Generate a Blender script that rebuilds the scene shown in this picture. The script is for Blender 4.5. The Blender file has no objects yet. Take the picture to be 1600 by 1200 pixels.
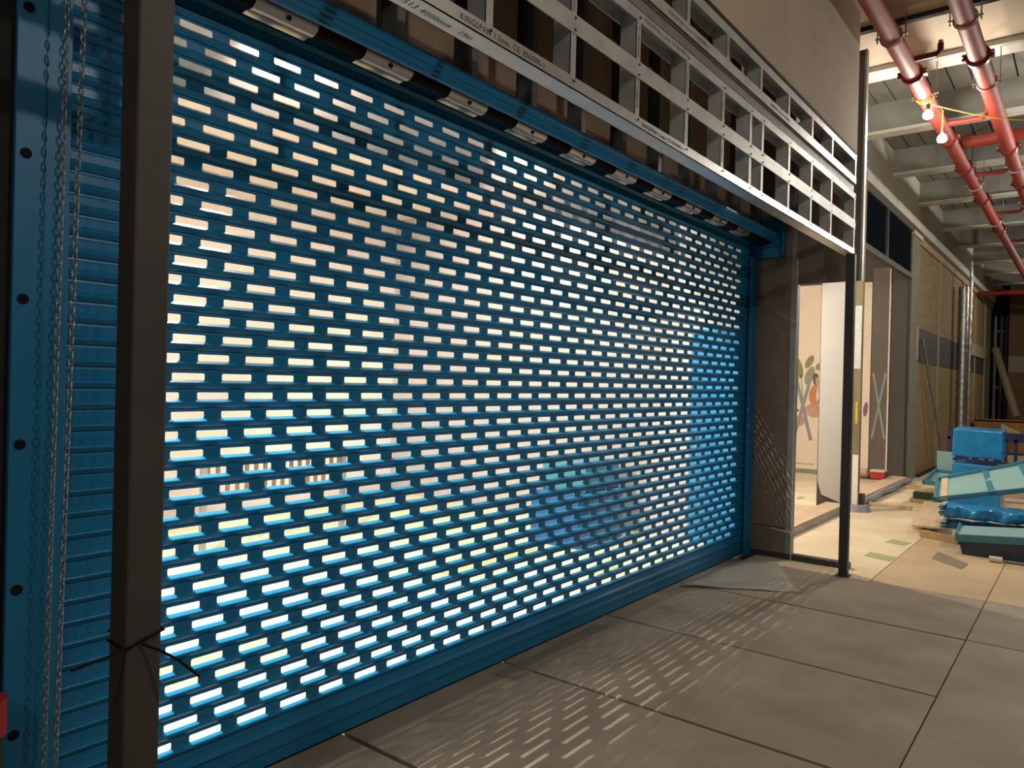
import bpy, bmesh, math, random
from mathutils import Vector, Matrix
random.seed(7)
S = bpy.context.scene
COL = S.collection
# ------------------------------------------------------------------ camera
FPX, YAW, PITCH, ROLL, CAMD, CAMH = 1152.9928, 0.6668, -0.0036, 0.0242, 2.7651, 1.6898
_cy, _sy, _cp, _sp = math.cos(YAW), math.sin(YAW), math.cos(PITCH), math.sin(PITCH)
_F = Vector((_cy*_cp, _sy*_cp, _sp)); _R0 = Vector((_sy, -_cy, 0)); _U0 = _R0.cross(_F)
_R = _R0*math.cos(ROLL) + _U0*math.sin(ROLL); _U = -_R0*math.sin(ROLL) + _U0*math.cos(ROLL)
CAM = Vector((0, -CAMD, CAMH))
cd = bpy.data.cameras.new('camera'); cam = bpy.data.objects.new('camera', cd); COL.objects.link(cam)
cd.sensor_width = 36.0; cd.lens = FPX*36.0/1600.0; cd.clip_start = 0.05; cd.clip_end = 200
m = Matrix(((_R.x, _U.x, -_F.x, CAM.x), (_R.y, _U.y, -_F.y, CAM.y), (_R.z, _U.z, -_F.z, CAM.z), (0, 0, 0, 1)))
cam.matrix_world = m
S.camera = cam
# ------------------------------------------------------------------ world, exposure
W = bpy.data.worlds.new('world'); S.world = W; W.use_nodes = True
W.node_tree.nodes['Background'].inputs[0].default_value = (0.55, 0.55, 0.6, 1)
W.node_tree.nodes['Background'].inputs[1].default_value = 0.022
S.view_settings.view_transform = 'Standard'; S.view_settings.look = 'None'
S.view_settings.gamma = 1.0; S.view_settings.use_curve_mapping = False
S.view_settings.exposure = 0.0

def ray(x, y): return _F + _R*((x-800)/FPX) - _U*((y-600)/FPX)
def OX(x, y, X): v = ray(x, y); return CAM + v*((X-CAM.x)/v.x)
def OY(x, y, Y): v = ray(x, y); return CAM + v*((Y-CAM.y)/v.y)
def OZ(x, y, Z): v = ray(x, y); return CAM + v*((Z-CAM.z)/v.z)

# ------------------------------------------------------------------ lights (large ones; lamps' own light sits in their builders)
def light(name, kind, loc, power, color, size=0.1, rot=None, size_y=None, spot=None):
    l = bpy.data.lights.new(name, kind); l.energy = power; l.color = color
    if kind == 'AREA':
        l.size = size
        if size_y: l.shape = 'RECTANGLE'; l.size_y = size_y
    else:
        l.shadow_soft_size = size
    if spot: l.spot_size = spot; l.spot_blend = 0.3
    o = bpy.data.objects.new(name, l); COL.objects.link(o); o.location = loc
    if rot: o.rotation_euler = rot
    return o
WARM = (1.0, 0.86, 0.71)
# ------------------------------------------------------------------ materials
def mat(name, col, rough=0.6, metal=0.0, var=0.12, scale=6.0, bump=0.0, bscale=40.0, col2=None, spec=None, stretch=None, emit=None, alpha=None, trans=None):
    M = bpy.data.materials.new(name); M.use_nodes = True
    nt = M.node_tree; b = nt.nodes['Principled BSDF']
    tc = nt.nodes.new('ShaderNodeTexCoord')
    mp = nt.nodes.new('ShaderNodeMapping'); nt.links.new(tc.outputs['Object'], mp.inputs[0])
    if stretch: mp.inputs['Scale'].default_value = stretch
    nz = nt.nodes.new('ShaderNodeTexNoise'); nz.inputs['Scale'].default_value = scale; nz.inputs['Detail'].default_value = 6
    nt.links.new(mp.outputs[0], nz.inputs['Vector'])
    cr = nt.nodes.new('ShaderNodeValToRGB')
    c2 = col2 if col2 else tuple(c*(1-var*2) for c in col)
    cr.color_ramp.elements[0].position = 0.3; cr.color_ramp.elements[1].position = 0.7
    cr.color_ramp.elements[0].color = (*c2, 1); cr.color_ramp.elements[1].color = (*col, 1)
    nt.links.new(nz.outputs[0], cr.inputs[0]); nt.links.new(cr.outputs[0], b.inputs['Base Color'])
    b.inputs['Roughness'].default_value = rough; b.inputs['Metallic'].default_value = metal
    if spec is not None: b.inputs['Specular IOR Level'].default_value = spec
    if bump > 0:
        n2 = nt.nodes.new('ShaderNodeTexNoise'); n2.inputs['Scale'].default_value = bscale; n2.inputs['Detail'].default_value = 4
        nt.links.new(mp.outputs[0], n2.inputs['Vector'])
        bp = nt.nodes.new('ShaderNodeBump'); bp.inputs['Strength'].default_value = bump; bp.inputs['Distance'].default_value = 0.02
        nt.links.new(n2.outputs[0], bp.inputs['Height']); nt.links.new(bp.outputs[0], b.inputs['Normal'])
    if emit:
        b.inputs['Emission Color'].default_value = (*emit[0], 1); b.inputs['Emission Strength'].default_value = emit[1]
    if trans is not None: b.inputs['Transmission Weight'].default_value = trans
    if alpha is not None: b.inputs['Alpha'].default_value = alpha
    return M
def s2l(r, g, b):
    f = lambda c: (c/12.92 if c <= 0.04045 else ((c+0.055)/1.055)**2.4)
    return (f(r/255), f(g/255), f(b/255))
BLUE = mat('blue_powder_coat', (0.012, 0.25, 0.53), 0.34, 0, 0.04, 3, 0.03, 120)
BLUE_G = mat('blue_guide_coat', (0.010, 0.22, 0.46), 0.42, 0, 0.05, 3, 0.03, 120)
GALV = mat('galvanised_steel', (0.62, 0.63, 0.62), 0.45, 0.4, 0.12, 9, 0.04, 60)
GALV_D = mat('galvanised_steel_dull', (0.36, 0.36, 0.36), 0.5, 0.6, 0.12, 6)
CHAINM = mat('chain_zinc', (0.55, 0.54, 0.52), 0.35, 0.85, 0.1, 60)
POST = mat('grey_primer_steel', (0.085, 0.08, 0.074), 0.6, 0, 0.12, 4, 0.04, 30)
POST_D = mat('charcoal_steel', (0.045, 0.046, 0.05), 0.5, 0, 0.1, 4)
BLACK = mat('black_sleeve', (0.009, 0.009, 0.010), 0.7, 0, 0.1, 8, spec=0.2)
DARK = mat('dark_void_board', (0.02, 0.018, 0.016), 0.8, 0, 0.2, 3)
INK = mat('print_ink', (0.06, 0.055, 0.05), 0.8)
PENCIL = mat('pencil_grey', (0.22, 0.22, 0.23), 0.8)
BROWN = mat('brown_plasterboard', s2l(186, 162, 138), 0.85, 0, 0.12, 2.5, 0.02, 30)
BACKB = mat('backing_board_brown', s2l(176, 150, 124), 0.85, 0, 0.12, 2.5)
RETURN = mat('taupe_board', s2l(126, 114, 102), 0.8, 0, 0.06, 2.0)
TAN = mat('skimmed_plaster', s2l(192, 176, 156), 0.85, 0, 0.07, 2.2, 0.03, 18)
CONC = mat('sprayed_beam', s2l(150, 149, 142), 0.85, 0, 0.14, 2.4, 0.10, 25)
DECK = mat('deck_metal', s2l(150, 149, 142), 0.6, 0.3, 0.12, 3)
FASCIA = mat('fascia_board', s2l(205, 200, 186), 0.85, 0, 0.08, 1.6)
LEDGE = mat('lit_flange', s2l(205, 204, 192), 0.7, 0, 0.06, 3)  # flange paler than the beam: the bulb's light put into its colour
RED = mat('red_pipe_paint', s2l(164, 60, 47), 0.6, 0, 0.12, 5, 0.03, 20)
RED_D = mat('red_coupling', s2l(120, 26, 22), 0.4, 0, 0.1, 8)
STEEL = mat('bright_zinc', (0.7, 0.7, 0.68), 0.3, 0.9, 0.06, 12)
HALLB = mat('hall_floor_board', s2l(178, 168, 152), 0.62, 0, 0.13, 1.7, 0.07, 11, col2=s2l(146, 136, 122))
CREAMB = mat('cream_floor_board', s2l(232, 218, 188), 0.7, 0, 0.06, 1.6, 0.02, 20, col2=s2l(214, 196, 160))
TANB = mat('tan_floor_board', s2l(206, 184, 150), 0.7, 0, 0.08, 1.4, 0.03, 16, col2=s2l(184, 162, 128))  # browner than the cream boards next to it, mottled at random
SLAB = mat('dark_subfloor', (0.03, 0.026, 0.02), 0.9)
PEACH = mat('peach_wall', (0.86, 0.79, 0.72), 0.9, 0, 0.03, 1.2)
WHITEW = mat('white_wall_board', (0.84, 0.81, 0.76), 0.85, 0, 0.03, 1.5)
CUTOFFM = mat('cutoff_board_paint', (0.52, 0.47, 0.42), 0.9, 0, 0.03, 1.2)
FACING = mat('offwhite_facing', (0.46, 0.46, 0.43), 0.85, 0, 0.03, 1.5)
UNITGREY = mat('grey_partition', (0.50, 0.47, 0.45), 0.85, 0, 0.05, 2)
OSB = mat('tan_sheet_board', s2l(158, 136, 92), 0.8, 0, 0.16, 3.0, 0.05, 30, stretch=(0.6, 0.6, 3))
BATTEN = mat('pale_batten', s2l(172, 160, 128), 0.8, 0, 0.08, 4)
MEMBR = mat('charcoal_membrane', s2l(72, 72, 74), 0.7, 0, 0.12, 4)
COLMN = mat('grey_green_concrete', s2l(136, 134, 118), 0.85, 0, 0.12, 3, 0.05, 20)
TIMBER = mat('sawn_timber', s2l(190, 160, 112), 0.75, 0, 0.14, 8, 0.04, 40, stretch=(0.3, 2, 2))
TIMBER_P = mat('pale_timber', s2l(226, 200, 168), 0.75, 0, 0.1, 8, 0.03, 40, stretch=(0.3, 2, 2))
OLIVE = mat('weathered_timber', s2l(140, 128, 96), 0.85, 0, 0.16, 5, 0.06, 30, stretch=(1, 1, 0.25))
PAINTW = mat('flaked_white_paint', s2l(205, 212, 206), 0.8, 0, 0.08, 14, 0.05, 40)
DPANEL = mat('dark_taupe_panel', s2l(108, 98, 90), 0.6, 0, 0.08, 3)
DPANEL2 = mat('charcoal_taupe_panel', s2l(72, 66, 60), 0.6, 0, 0.08, 2)
GLASSD = mat('black_glass', (0.008, 0.01, 0.014), 1.0, 0, 0.05, 3, spec=0.0)
FILM = mat('blue_film', s2l(40, 140, 205), 0.22, 0, 0.15, 5, 0.25, 14)
FILM_D = mat('blue_film_dark', s2l(28, 92, 160), 0.2, 0, 0.2, 6, 0.4, 12)
FILM_S = mat('navy_film_skirt', s2l(48, 72, 98), 0.22, 0, 0.2, 6, 0.3, 12)
TRAYM = mat('teal_coated_panel', s2l(150, 190, 192), 0.42, 0, 0.06, 3)
TRAYE = mat('teal_panel_edge', s2l(70, 140, 155), 0.42, 0, 0.08, 3)
BARRIER = mat('navy_plastic', s2l(30, 36, 88), 0.45, 0, 0.08, 5)
FOIL = mat('aluminium_foil', (0.62, 0.60, 0.56), 0.3, 0.85, 0.2, 30, 0.5, 30)
GREEN = mat('green_plastic', s2l(42, 72, 34), 0.5, 0, 0.1, 6)
GTAPE = mat('green_tape', s2l(172, 186, 138), 0.6, 0, 0.08, 8)
GREYTAPE = mat('grey_tape', s2l(150, 156, 152), 0.6, 0, 0.06, 8)
FTAPE = mat('dark_tape', s2l(140, 130, 112), 0.7, 0, 0.08, 8)
REDBOX = mat('red_box', s2l(178, 40, 38), 0.5, 0, 0.08, 8)
REDTAG = mat('red_canister', s2l(200, 44, 26), 0.5, 0, 0.08, 8)
PLY = mat('plywood', s2l(170, 120, 62), 0.75, 0, 0.12, 4, stretch=(0.5, 3, 0.5))
PLYP = mat('pale_plywood', s2l(226, 192, 138), 0.75, 0, 0.08, 4, stretch=(0.5, 3, 0.5))
GALV_B = mat('galvanised_track', (0.72, 0.74, 0.75), 0.36, 0.85, 0.06, 9, 0.03, 60)
HOARD = mat('brown_hoarding', s2l(132, 106, 70), 0.8, 0, 0.12, 3)
YELLOW = mat('yellow_cable', s2l(222, 190, 70), 0.5)
POSTER = mat('poster_cream', s2l(242, 226, 206), 0.75, 0, 0.03, 2)
P_OLIVE = mat('print_olive', s2l(160, 158, 100), 0.75)
P_SAGE = mat('print_sage', s2l(164, 170, 140), 0.75)
P_ORANGE = mat('print_orange', s2l(228, 150, 104), 0.75)
P_PINK = mat('print_pink', s2l(212, 172, 156), 0.75)
P_BROWN = mat('print_brown', s2l(124, 100, 84), 0.75)
P_WHITE = mat('print_offwhite', s2l(238, 224, 206), 0.75)
P_PURPLE = mat('print_mauve', s2l(140, 116, 134), 0.75)
WRAP = mat('grey_foam_wrap', s2l(150, 152, 156), 0.5, 0, 0.1, 10, 0.2, 20)
BULB = mat('lamp_glow', (1, 1, 1), 0.5, emit=((1.0, 0.93, 0.80), 60))
LEDM = mat('led_diffuser', (1, 1, 1), 0.5, emit=((1.0, 0.86, 0.70), 14))
def poly_mat():
    M = mat('milky_polythene', s2l(222, 222, 212), 0.3, 0, 0.06, 4, 0.2, 8)
    M.node_tree.nodes['Principled BSDF'].inputs['Alpha'].default_value = 0.62
    return M
POLY = poly_mat()
def print_mat():   # faint film strip lying on the floor
    M = mat('clear_film', s2l(170, 168, 160), 0.25, 0, 0.06, 4, 0.2, 8)
    M.node_tree.nodes['Principled BSDF'].inputs['Alpha'].default_value = 0.22
    return M
CFILM = print_mat()

# ------------------------------------------------------------------ mesh helpers
class MB:
    def __init__(s): s.v = []; s.f = []
    def poly(s, pts):
        n = len(s.v); s.v += [tuple(p) for p in pts]; s.f.append(tuple(range(n, n+len(pts)))); return s
    def box(s, x0, x1, y0, y1, z0, z1):
        n = len(s.v)
        s.v += [(x0,y0,z0),(x1,y0,z0),(x1,y1,z0),(x0,y1,z0),(x0,y0,z1),(x1,y0,z1),(x1,y1,z1),(x0,y1,z1)]
        for q in ((3,2,1,0),(4,5,6,7),(0,1,5,4),(1,2,6,5),(2,3,7,6),(3,0,4,7)): s.f.append(tuple(n+i for i in q))
        return s
    def slab(s, c, t):
        """four corners (a,b,c,d) extruded by vector t"""
        n = len(s.v); c = [Vector(p) for p in c]; t = Vector(t)
        s.v += [tuple(p) for p in c] + [tuple(p+t) for p in c]
        for q in ((3,2,1,0),(4,5,6,7),(0,1,5,4),(1,2,6,5),(2,3,7,6),(3,0,4,7)): s.f.append(tuple(n+i for i in q))
        return s
    def tube(s, pts, r, n=12, caps=True, radii=None):
        pts = [Vector(p) for p in pts]; base = len(s.v)
        for i, p in enumerate(pts):
            a = pts[max(i-1, 0)]; b = pts[min(i+1, len(pts)-1)]
            t = (b-a).normalized()
            u = Vector((0,0,1)) if abs(t.z) < 0.9 else Vector((1,0,0))
            u = (u - t*u.dot(t)).normalized(); w = t.cross(u)
            rr = radii[i] if radii else r
            for k in range(n):
                a_ = 2*math.pi*k/n
                s.v.append(tuple(p + u*(rr*math.cos(a_)) + w*(rr*math.sin(a_))))
        for i in range(len(pts)-1):
            for k in range(n):
                a0 = base+i*n+k; a1 = base+i*n+(k+1) % n
                s.f.append((a0, a1, a1+n, a0+n))
        if caps:
            s.f.append(tuple(base+k for k in range(n))[::-1]); e = base+(len(pts)-1)*n
            s.f.append(tuple(e+k for k in range(n)))
        return s
    def extrude_x(s, prof, x0, x1, closed=True):
        """profile of (y,z) points run along X"""
        n = len(s.v); k = len(prof)
        s.v += [(x0, p[0], p[1]) for p in prof] + [(x1, p[0], p[1]) for p in prof]
        for i in range(k if closed else k-1):
            j = (i+1) % k; s.f.append((n+i, n+j, n+k+j, n+k+i))
        if closed:
            s.f.append(tuple(n+i for i in range(k))[::-1]); s.f.append(tuple(n+k+i for i in range(k)))
        return s
    def disc(s, c, r, axis, n=16, ry=None, ang=0, thick=0.0):
        c = Vector(c); ax = Vector(axis).normalized()
        u = Vector((0,0,1)) if abs(ax.z) < .9 else Vector((1,0,0)); u = (u-ax*u.dot(ax)).normalized(); w = ax.cross(u)
        ry = ry or r
        ring = []
        for k in range(n):
            a = 2*math.pi*k/n; p, q = r*math.cos(a), ry*math.sin(a)
            p, q = p*math.cos(ang)-q*math.sin(ang), p*math.sin(ang)+q*math.cos(ang)
            ring.append(c + w*p + u*q)
        if not thick: return s.poly(ring)
        b = len(s.v); s.v += [tuple(p) for p in ring] + [tuple(p+ax*thick) for p in ring]
        s.f.append(tuple(b+k for k in range(n))[::-1]); s.f.append(tuple(b+n+k for k in range(n)))
        for k in range(n):
            j = (k+1) % n; s.f.append((b+k, b+j, b+n+j, b+n+k))
        return s
def mesh_of(name, mb, smooth=False, recenter=True):
    me = bpy.data.meshes.new(name)
    vs = mb.v; c = Vector((0,0,0))
    if recenter and vs:
        lo = Vector([min(v[i] for v in vs) for i in range(3)]); hi = Vector([max(v[i] for v in vs) for i in range(3)])
        c = Vector(((lo.x+hi.x)/2, (lo.y+hi.y)/2, lo.z))
        vs = [(v[0]-c.x, v[1]-c.y, v[2]-c.z) for v in vs]
    me.from_pydata(vs, [], mb.f); me.update()
    bm = bmesh.new(); bm.from_mesh(me)
    bmesh.ops.recalc_face_normals(bm, faces=bm.faces); bm.to_mesh(me); bm.free()
    if smooth:
        for p in me.polygons: p.use_smooth = True
        me.set_sharp_from_angle(angle=math.radians(40))
    return me, c
def wloc(o):
    p = Vector(o.location)
    while o.parent: o = o.parent; p += Vector(o.location)
    return p
def obj(name, mb, material, parent=None, smooth=False, bevel=0.0, kind=None):
    me, c = mesh_of(name, mb, smooth); me.materials.append(material)
    o = bpy.data.objects.new(name, me); COL.objects.link(o)
    if parent: o.parent = parent; o.location = c - wloc(parent)
    else: o.location = c
    if bevel > 0:
        b = o.modifiers.new('bevel', 'BEVEL'); b.width = bevel; b.segments = 2; b.limit_method = 'ANGLE'
    if kind: o['kind'] = kind
    return o
def inst(src, name, wl, parent=None, rot=None):
    o = bpy.data.objects.new(name, src.data); COL.objects.link(o)
    if parent: o.parent = parent; o.location = Vector(wl) - wloc(parent)
    else: o.location = wl
    if rot: o.rotation_euler = rot
    return o
def tag(o, label, cat, group=None):
    o['label'] = label; o['category'] = cat
    if group: o['group'] = group
    return o
def thing(name, label, cat, loc, group=None):
    o = bpy.data.objects.new(name, None); COL.objects.link(o); o.location = loc; o.empty_display_size = 0.1
    return tag(o, label, cat, group)
def struct(name, mb, material, smooth=False, bevel=0):
    o = obj(name, mb, material, None, smooth, bevel); o['kind'] = 'structure'; return o
def bx(*a): return MB().box(*a)
def text(name, body, origin, xdir, ydir, h, material, parent, spacing=1.0):
    cu = bpy.data.curves.new(name, 'FONT'); cu.body = body; cu.size = h*1.38; cu.space_character = spacing; cu.extrude = 0.0002
    t = bpy.data.objects.new(name, cu); COL.objects.link(t)
    me = bpy.data.meshes.new_from_object(t); bpy.data.objects.remove(t); bpy.data.curves.remove(cu)
    X = Vector(xdir).normalized(); Y = Vector(ydir).normalized(); Z = X.cross(Y)
    M = Matrix(((X.x, Y.x, Z.x, 0), (X.y, Y.y, Z.y, 0), (X.z, Y.z, Z.z, 0), (0, 0, 0, 1)))
    me.transform(M); me.materials.clear(); me.materials.append(material)
    o = bpy.data.objects.new(name, me); COL.objects.link(o); o.parent = parent; o.location = Vector(origin) - wloc(parent); o['kind'] = 'stuff'
    return o

# ================================================================== SETTING
# ---- floor: dark subfloor with separate boards
floor = struct('floor', bx(-4, 40, -9, 7, -0.14, -0.022), SLAB)
def board(x0, x1, y0, y1, material, g=0.006, dz=0.0, gy=None):
    gy = g if gy is None else gy
    j = random.uniform(-0.0025, 0.0025)
    obj('floor_board', bx(x0+g, x1-g, y0+gy, y1-gy, -0.022, j*0.6+dz), material, floor, bevel=0.003)
xj = [3.485+1.2055*k for k in range(-5, 4)]
for a, b in zip(xj[:-1], xj[1:]): board(a, b, -2.12, 0.31, HALLB, 0.012, 0, 0.0035)
for a, b in ((-4, -1.33), (-1.33, 1.08), (1.08, 3.49), (3.49, 5.9), (5.9, 7.1), (7.1, 9.5), (9.5, 11.9)):
    board(a, b, -4.56, -2.12, HALLB if a < 7 else TANB, 0.006, 0, 0.003)
    board(a, b, -7.0, -4.56, HALLB, 0.005)
for k in range(6):
    board(7.1+2.4*k, 9.5+2.4*k, -1.25, -0.12, CREAMB, 0.003)
    board(7.1+2.4*k, 9.5+2.4*k, -2.12, -1.25, TANB, 0.003)
for k in range(4, 9):
    board(2.3+2.4*k, 4.7+2.4*k, -4.56, -2.12, TANB, 0.003)
board(21.5, 40, -4.56, 0.3, TANB, 0.003); 
for i in range(4):
    for k in range(5):
        board(-2+2.4*k-(0.9 if i % 2 else 0), 0.4+2.4*k-(0.9 if i % 2 else 0), 0.31+1.2*i, 1.51+1.2*i, CREAMB, 0.003)
    for k in range(3):
        board(9.1+2.4*k, 11.5+2.4*k, -0.12+1.2*i, 1.08+1.2*i, CREAMB, 0.003)
# ---- unit behind the shutter
struct('wall_unit_back', bx(-2.1, 7.6, 5.5, 5.6, 0, 4.05), PEACH)
struct('wall_unit_left', bx(-2.2, -2.1, 0.0, 5.6, 0, 4.05), PEACH)
wp = struct('wall_partition', bx(7.6, 7.72, 0.03, 5.6, 0, 4.4), UNITGREY)
struct('ceiling_unit', bx(-2.2, 7.6, -0.02, 5.6, 4.05, 4.15), WHITEW)
blk = struct('wall_light_cutoff', bx(-2.1, 7.6, 0.90, 0.93, 3.10, 4.05), CUTOFFM)  # board added to cut off the light streaks on the floor
obj('ray_shield', bx(-2.1, 7.6, 0.70, 0.715, 3.66, 4.05), PEACH, blk)  # unseen shield, added to block shallow rays from the sill spots
# wall either side of and above the shutter opening
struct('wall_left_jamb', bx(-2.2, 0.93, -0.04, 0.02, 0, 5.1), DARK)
# ---- next unit, seen through the open doorway
struct('wall_second_back', bx(7.72, 15.5, 5.5, 5.6, 0, 4.4), PEACH)
struct('ceiling_second', bx(7.72, 15.5, 0.0, 5.6, 4.4, 4.5), WHITEW)
# threshold kerbs along the shopfront line
def kerb(x0, x1, n):
    t = struct('trim_%d' % n, bx(x0, x1, -0.10, 0.16, 0.0, 0.10), TIMBER_P, bevel=0.006)
    obj('kerb_angle', bx(x0, x1, -0.125, -0.10, 0.0, 0.075), GALV_D, t)
kerb(7.72, 10.95, 1); kerb(11.35, 15.25, 2)
# upper plaster wall above the stud frame and soffits
FY = -1.04
struct('wall_upper', bx(-4, 7.17, FY, FY+0.06, 3.835, 5.1), TAN)
trim = struct('trim_3', bx(-4, 7.17, FY-0.004, FY+0.02, 3.815, 3.836), DARK)
struct('ceiling_soffit', bx(-4, 7.46, -9, FY+0.06, 5.1, 5.18), BROWN)
struct('trim_4', bx(7.46, 7.53, -9, -0.9, 5.06, 5.22), DARK)
struct('ceiling_lowered', bx(7.53, 8.8, -9, 0.0, 5.25, 5.33), TAN)
# deck: pans with dark joints between, running along the corridor
ceil = struct('ceiling', bx(7.5, 40, -9, 0, 5.70, 5.80), DARK)
pan0 = None
for k in range(36):
    y = -0.12-0.23*k
    if pan0 is None:
        pan0 = obj('deck_pan', MB().extrude_x([(y, 5.655), (y-0.205, 5.655), (y-0.214, 5.70), (y+0.009, 5.70)], 8.9, 38), DECK, ceil); p0 = wloc(pan0); y0 = y
    else:
        inst(pan0, 'deck_pan', (p0.x, p0.y+(y-y0), p0.z), ceil)
bw = obj('beam', bx(11.12, 11.27, -9, -0.1, 5.27, 5.66), CONC, ceil, bevel=0.006)
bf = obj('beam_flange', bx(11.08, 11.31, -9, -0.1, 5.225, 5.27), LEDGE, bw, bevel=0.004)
for X in (13.4, 15.75, 18.5, 20.9, 23.7, 26.2, 28.8):
    w_ = inst(bw, 'beam', (X+0.1, wloc(bw).y, wloc(bw).z), ceil)
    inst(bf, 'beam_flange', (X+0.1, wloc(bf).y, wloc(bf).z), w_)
b9 = obj('beam', bx(8.88, 9.03, -9, 0.0, 5.25, 5.66), CONC, ceil)
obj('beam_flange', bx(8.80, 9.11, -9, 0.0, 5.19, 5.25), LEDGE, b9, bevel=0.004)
# fascia above the shopfronts, black glazed transom, hoarding
struct('wall_fascia', bx(7.45, 30, -0.10, 0.0, 4.78, 5.70), FASCIA)
trn = struct('window_1', MB().box(11.4, 15.3, -0.06, -0.05, 3.85, 4.66), GLASSD)
obj('transom_rail', bx(11.4, 15.3, -0.10, -0.02, 3.77, 3.86), DPANEL2, trn)
obj('transom_head', bx(11.4, 15.3, -0.10, -0.02, 4.64, 4.78), DPANEL2, trn)
obj('mullion', bx(13.15, 13.23, -0.10, -0.02, 3.86, 4.64), POST_D, trn)
hw = struct('wall_hoarding', bx(15.45, 30, 0.02, 0.10, 0, 4.78), OLIVE)
for x0, x1 in ((16.2, 18.9), (18.98, 22.6), (22.9, 25.4), (25.5, 27.9)):
    obj('sheet_panel', bx(x0, x1, 0.0, 0.02, 0.0, 2.26), OSB, hw)
    obj('sheet_panel', bx(x0, x1, 0.0, 0.02, 2.95, 4.58), OSB, hw)
    obj('membrane_panel', bx(x0, x1, -0.004, 0.02, 2.27, 2.94), MEMBR, hw)
for x in (18.94, 22.75, 25.45, 27.95): obj('batten', bx(x-0.05, x+0.05, -0.03, 0.02, 0.0, 4.58), BATTEN, hw)
obj('top_rail', bx(15.45, 30, -0.05, 0.02, 4.58, 4.72), BROWN, hw)
obj('timber_rail', bx(23.4, 27.9, -0.06, 0.0, 2.75, 3.1), BATTEN, hw)
cg = struct('wall_column', bx(15.35, 16.15, -0.08, 0.3, 0, 4.60), COLMN)
obj('column_cap', bx(15.30, 16.2, -0.12, 0.0, 4.60, 4.68), FASCIA, cg)
obj('column_patch', bx(15.9, 16.12, -0.09, -0.08, 2.3, 2.95), BROWN, cg)
fh = struct('wall_far', bx(32, 32.1, -5, -0.35, 0, 5.7), HOARD)
for k in range(9):
    obj('hoarding_plank', bx(31.97, 32.0, -5, -0.35, 0.05+0.6*k, 0.63+0.6*k), HOARD if k != 4 else BATTEN, fh)
struct('wall_far_dark', bx(34, 34.1, -0.4, 2.5, 0, 5.7), DARK)
# ---- wall across the end of the second unit, with the printed poster board
we = struct('wall_end', bx(15.25, 15.35, -0.05, 5.5, 0, 4.4), DPANEL2)
obj('taupe_panel', bx(15.22, 15.25, 0.26, 0.55, 0.05, 4.0), DPANEL, we)
obj('edge_bead', bx(15.20, 15.25, 0.235, 0.26, 0.05, 4.0), P_WHITE, we)
obj('charcoal_panel', bx(15.23, 15.25, -0.04, 0.23, 0.05, 4.0), DPANEL2, we)
obj('skirting', bx(15.20, 15.25, 0.56, 5.4, 0.0, 0.09), GALV_D, we)
# ---- pier between the two openings
pr = struct('wall_pier', bx(11.12, 11.18, -0.18, 0.34, 0.0, 4.78), DPANEL2)
pf = MB().poly([(11.10, 0.33, 4.7), (11.10, -0.02, 4.7), (11.10, -0.02, 0.07), (11.10, 0.12, 0.12), (11.10, 0.27, 0.17), (11.10, 0.325, 0.36)])
obj('white_facing', pf, FACING, pr)
obj('timber_upright', bx(11.06, 11.13, -0.235, -0.10, 0.0, 4.74), OLIVE, pr, bevel=0.008)
obj('paint_patch', bx(11.05, 11.062, -0.225, -0.13, 1.98, 2.86), PAINTW, pr)
obj('plaster_foot', bx(11.048, 11.062, -0.225, -0.15, 0.08, 0.78), WHITEW, pr)
obj('yellow_mark', bx(11.054, 11.06, -0.20, -0.17, 1.22, 1.52), YELLOW, pr)
obj('foot_wrap', MB().tube([(11.12, -0.2, 0), (11.12, -0.2, 0.09)], 0.2, 14, radii=[0.19, 0.15]), WRAP, pr, True)
obj('kerb_block', bx(11.1, 11.2, -0.29, -0.235, 0.0, 0.24), POST_D, pr)
# ---- return wall at the right end of the shutter
RX = 7.42
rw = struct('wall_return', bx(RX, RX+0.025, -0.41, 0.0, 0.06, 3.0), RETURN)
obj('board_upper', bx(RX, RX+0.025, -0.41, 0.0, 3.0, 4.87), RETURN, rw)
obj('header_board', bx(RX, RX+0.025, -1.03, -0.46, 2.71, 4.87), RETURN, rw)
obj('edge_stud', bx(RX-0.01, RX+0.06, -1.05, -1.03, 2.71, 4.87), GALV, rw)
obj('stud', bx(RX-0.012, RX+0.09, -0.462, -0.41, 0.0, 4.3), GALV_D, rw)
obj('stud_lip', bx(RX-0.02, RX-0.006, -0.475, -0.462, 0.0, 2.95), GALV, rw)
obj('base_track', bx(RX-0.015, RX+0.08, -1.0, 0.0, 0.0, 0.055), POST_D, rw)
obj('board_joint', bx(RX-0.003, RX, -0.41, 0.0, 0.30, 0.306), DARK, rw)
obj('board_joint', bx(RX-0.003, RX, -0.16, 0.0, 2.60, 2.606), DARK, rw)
obj('zip_strip', MB().tube([(RX-0.012, -0.46, 0.27), (RX-0.012, -0.26, 0.29)], 0.006, 6), P_WHITE, rw)
# ---- board wall over the shutter head, seen behind the stud frame
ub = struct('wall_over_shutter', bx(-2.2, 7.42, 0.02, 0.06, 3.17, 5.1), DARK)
for k in range(14):
    x = 0.32+0.545*k
    if x+0.43 < 7.42: obj('backing_board', bx(x, x+0.40, -0.03, 0.02, 3.3, 5.08), BACKB, ub)
    obj('back_stud', bx(x-0.065, x-0.01, -0.09, 0.02, 3.28, 5.08), GALV_D, ub)

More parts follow.
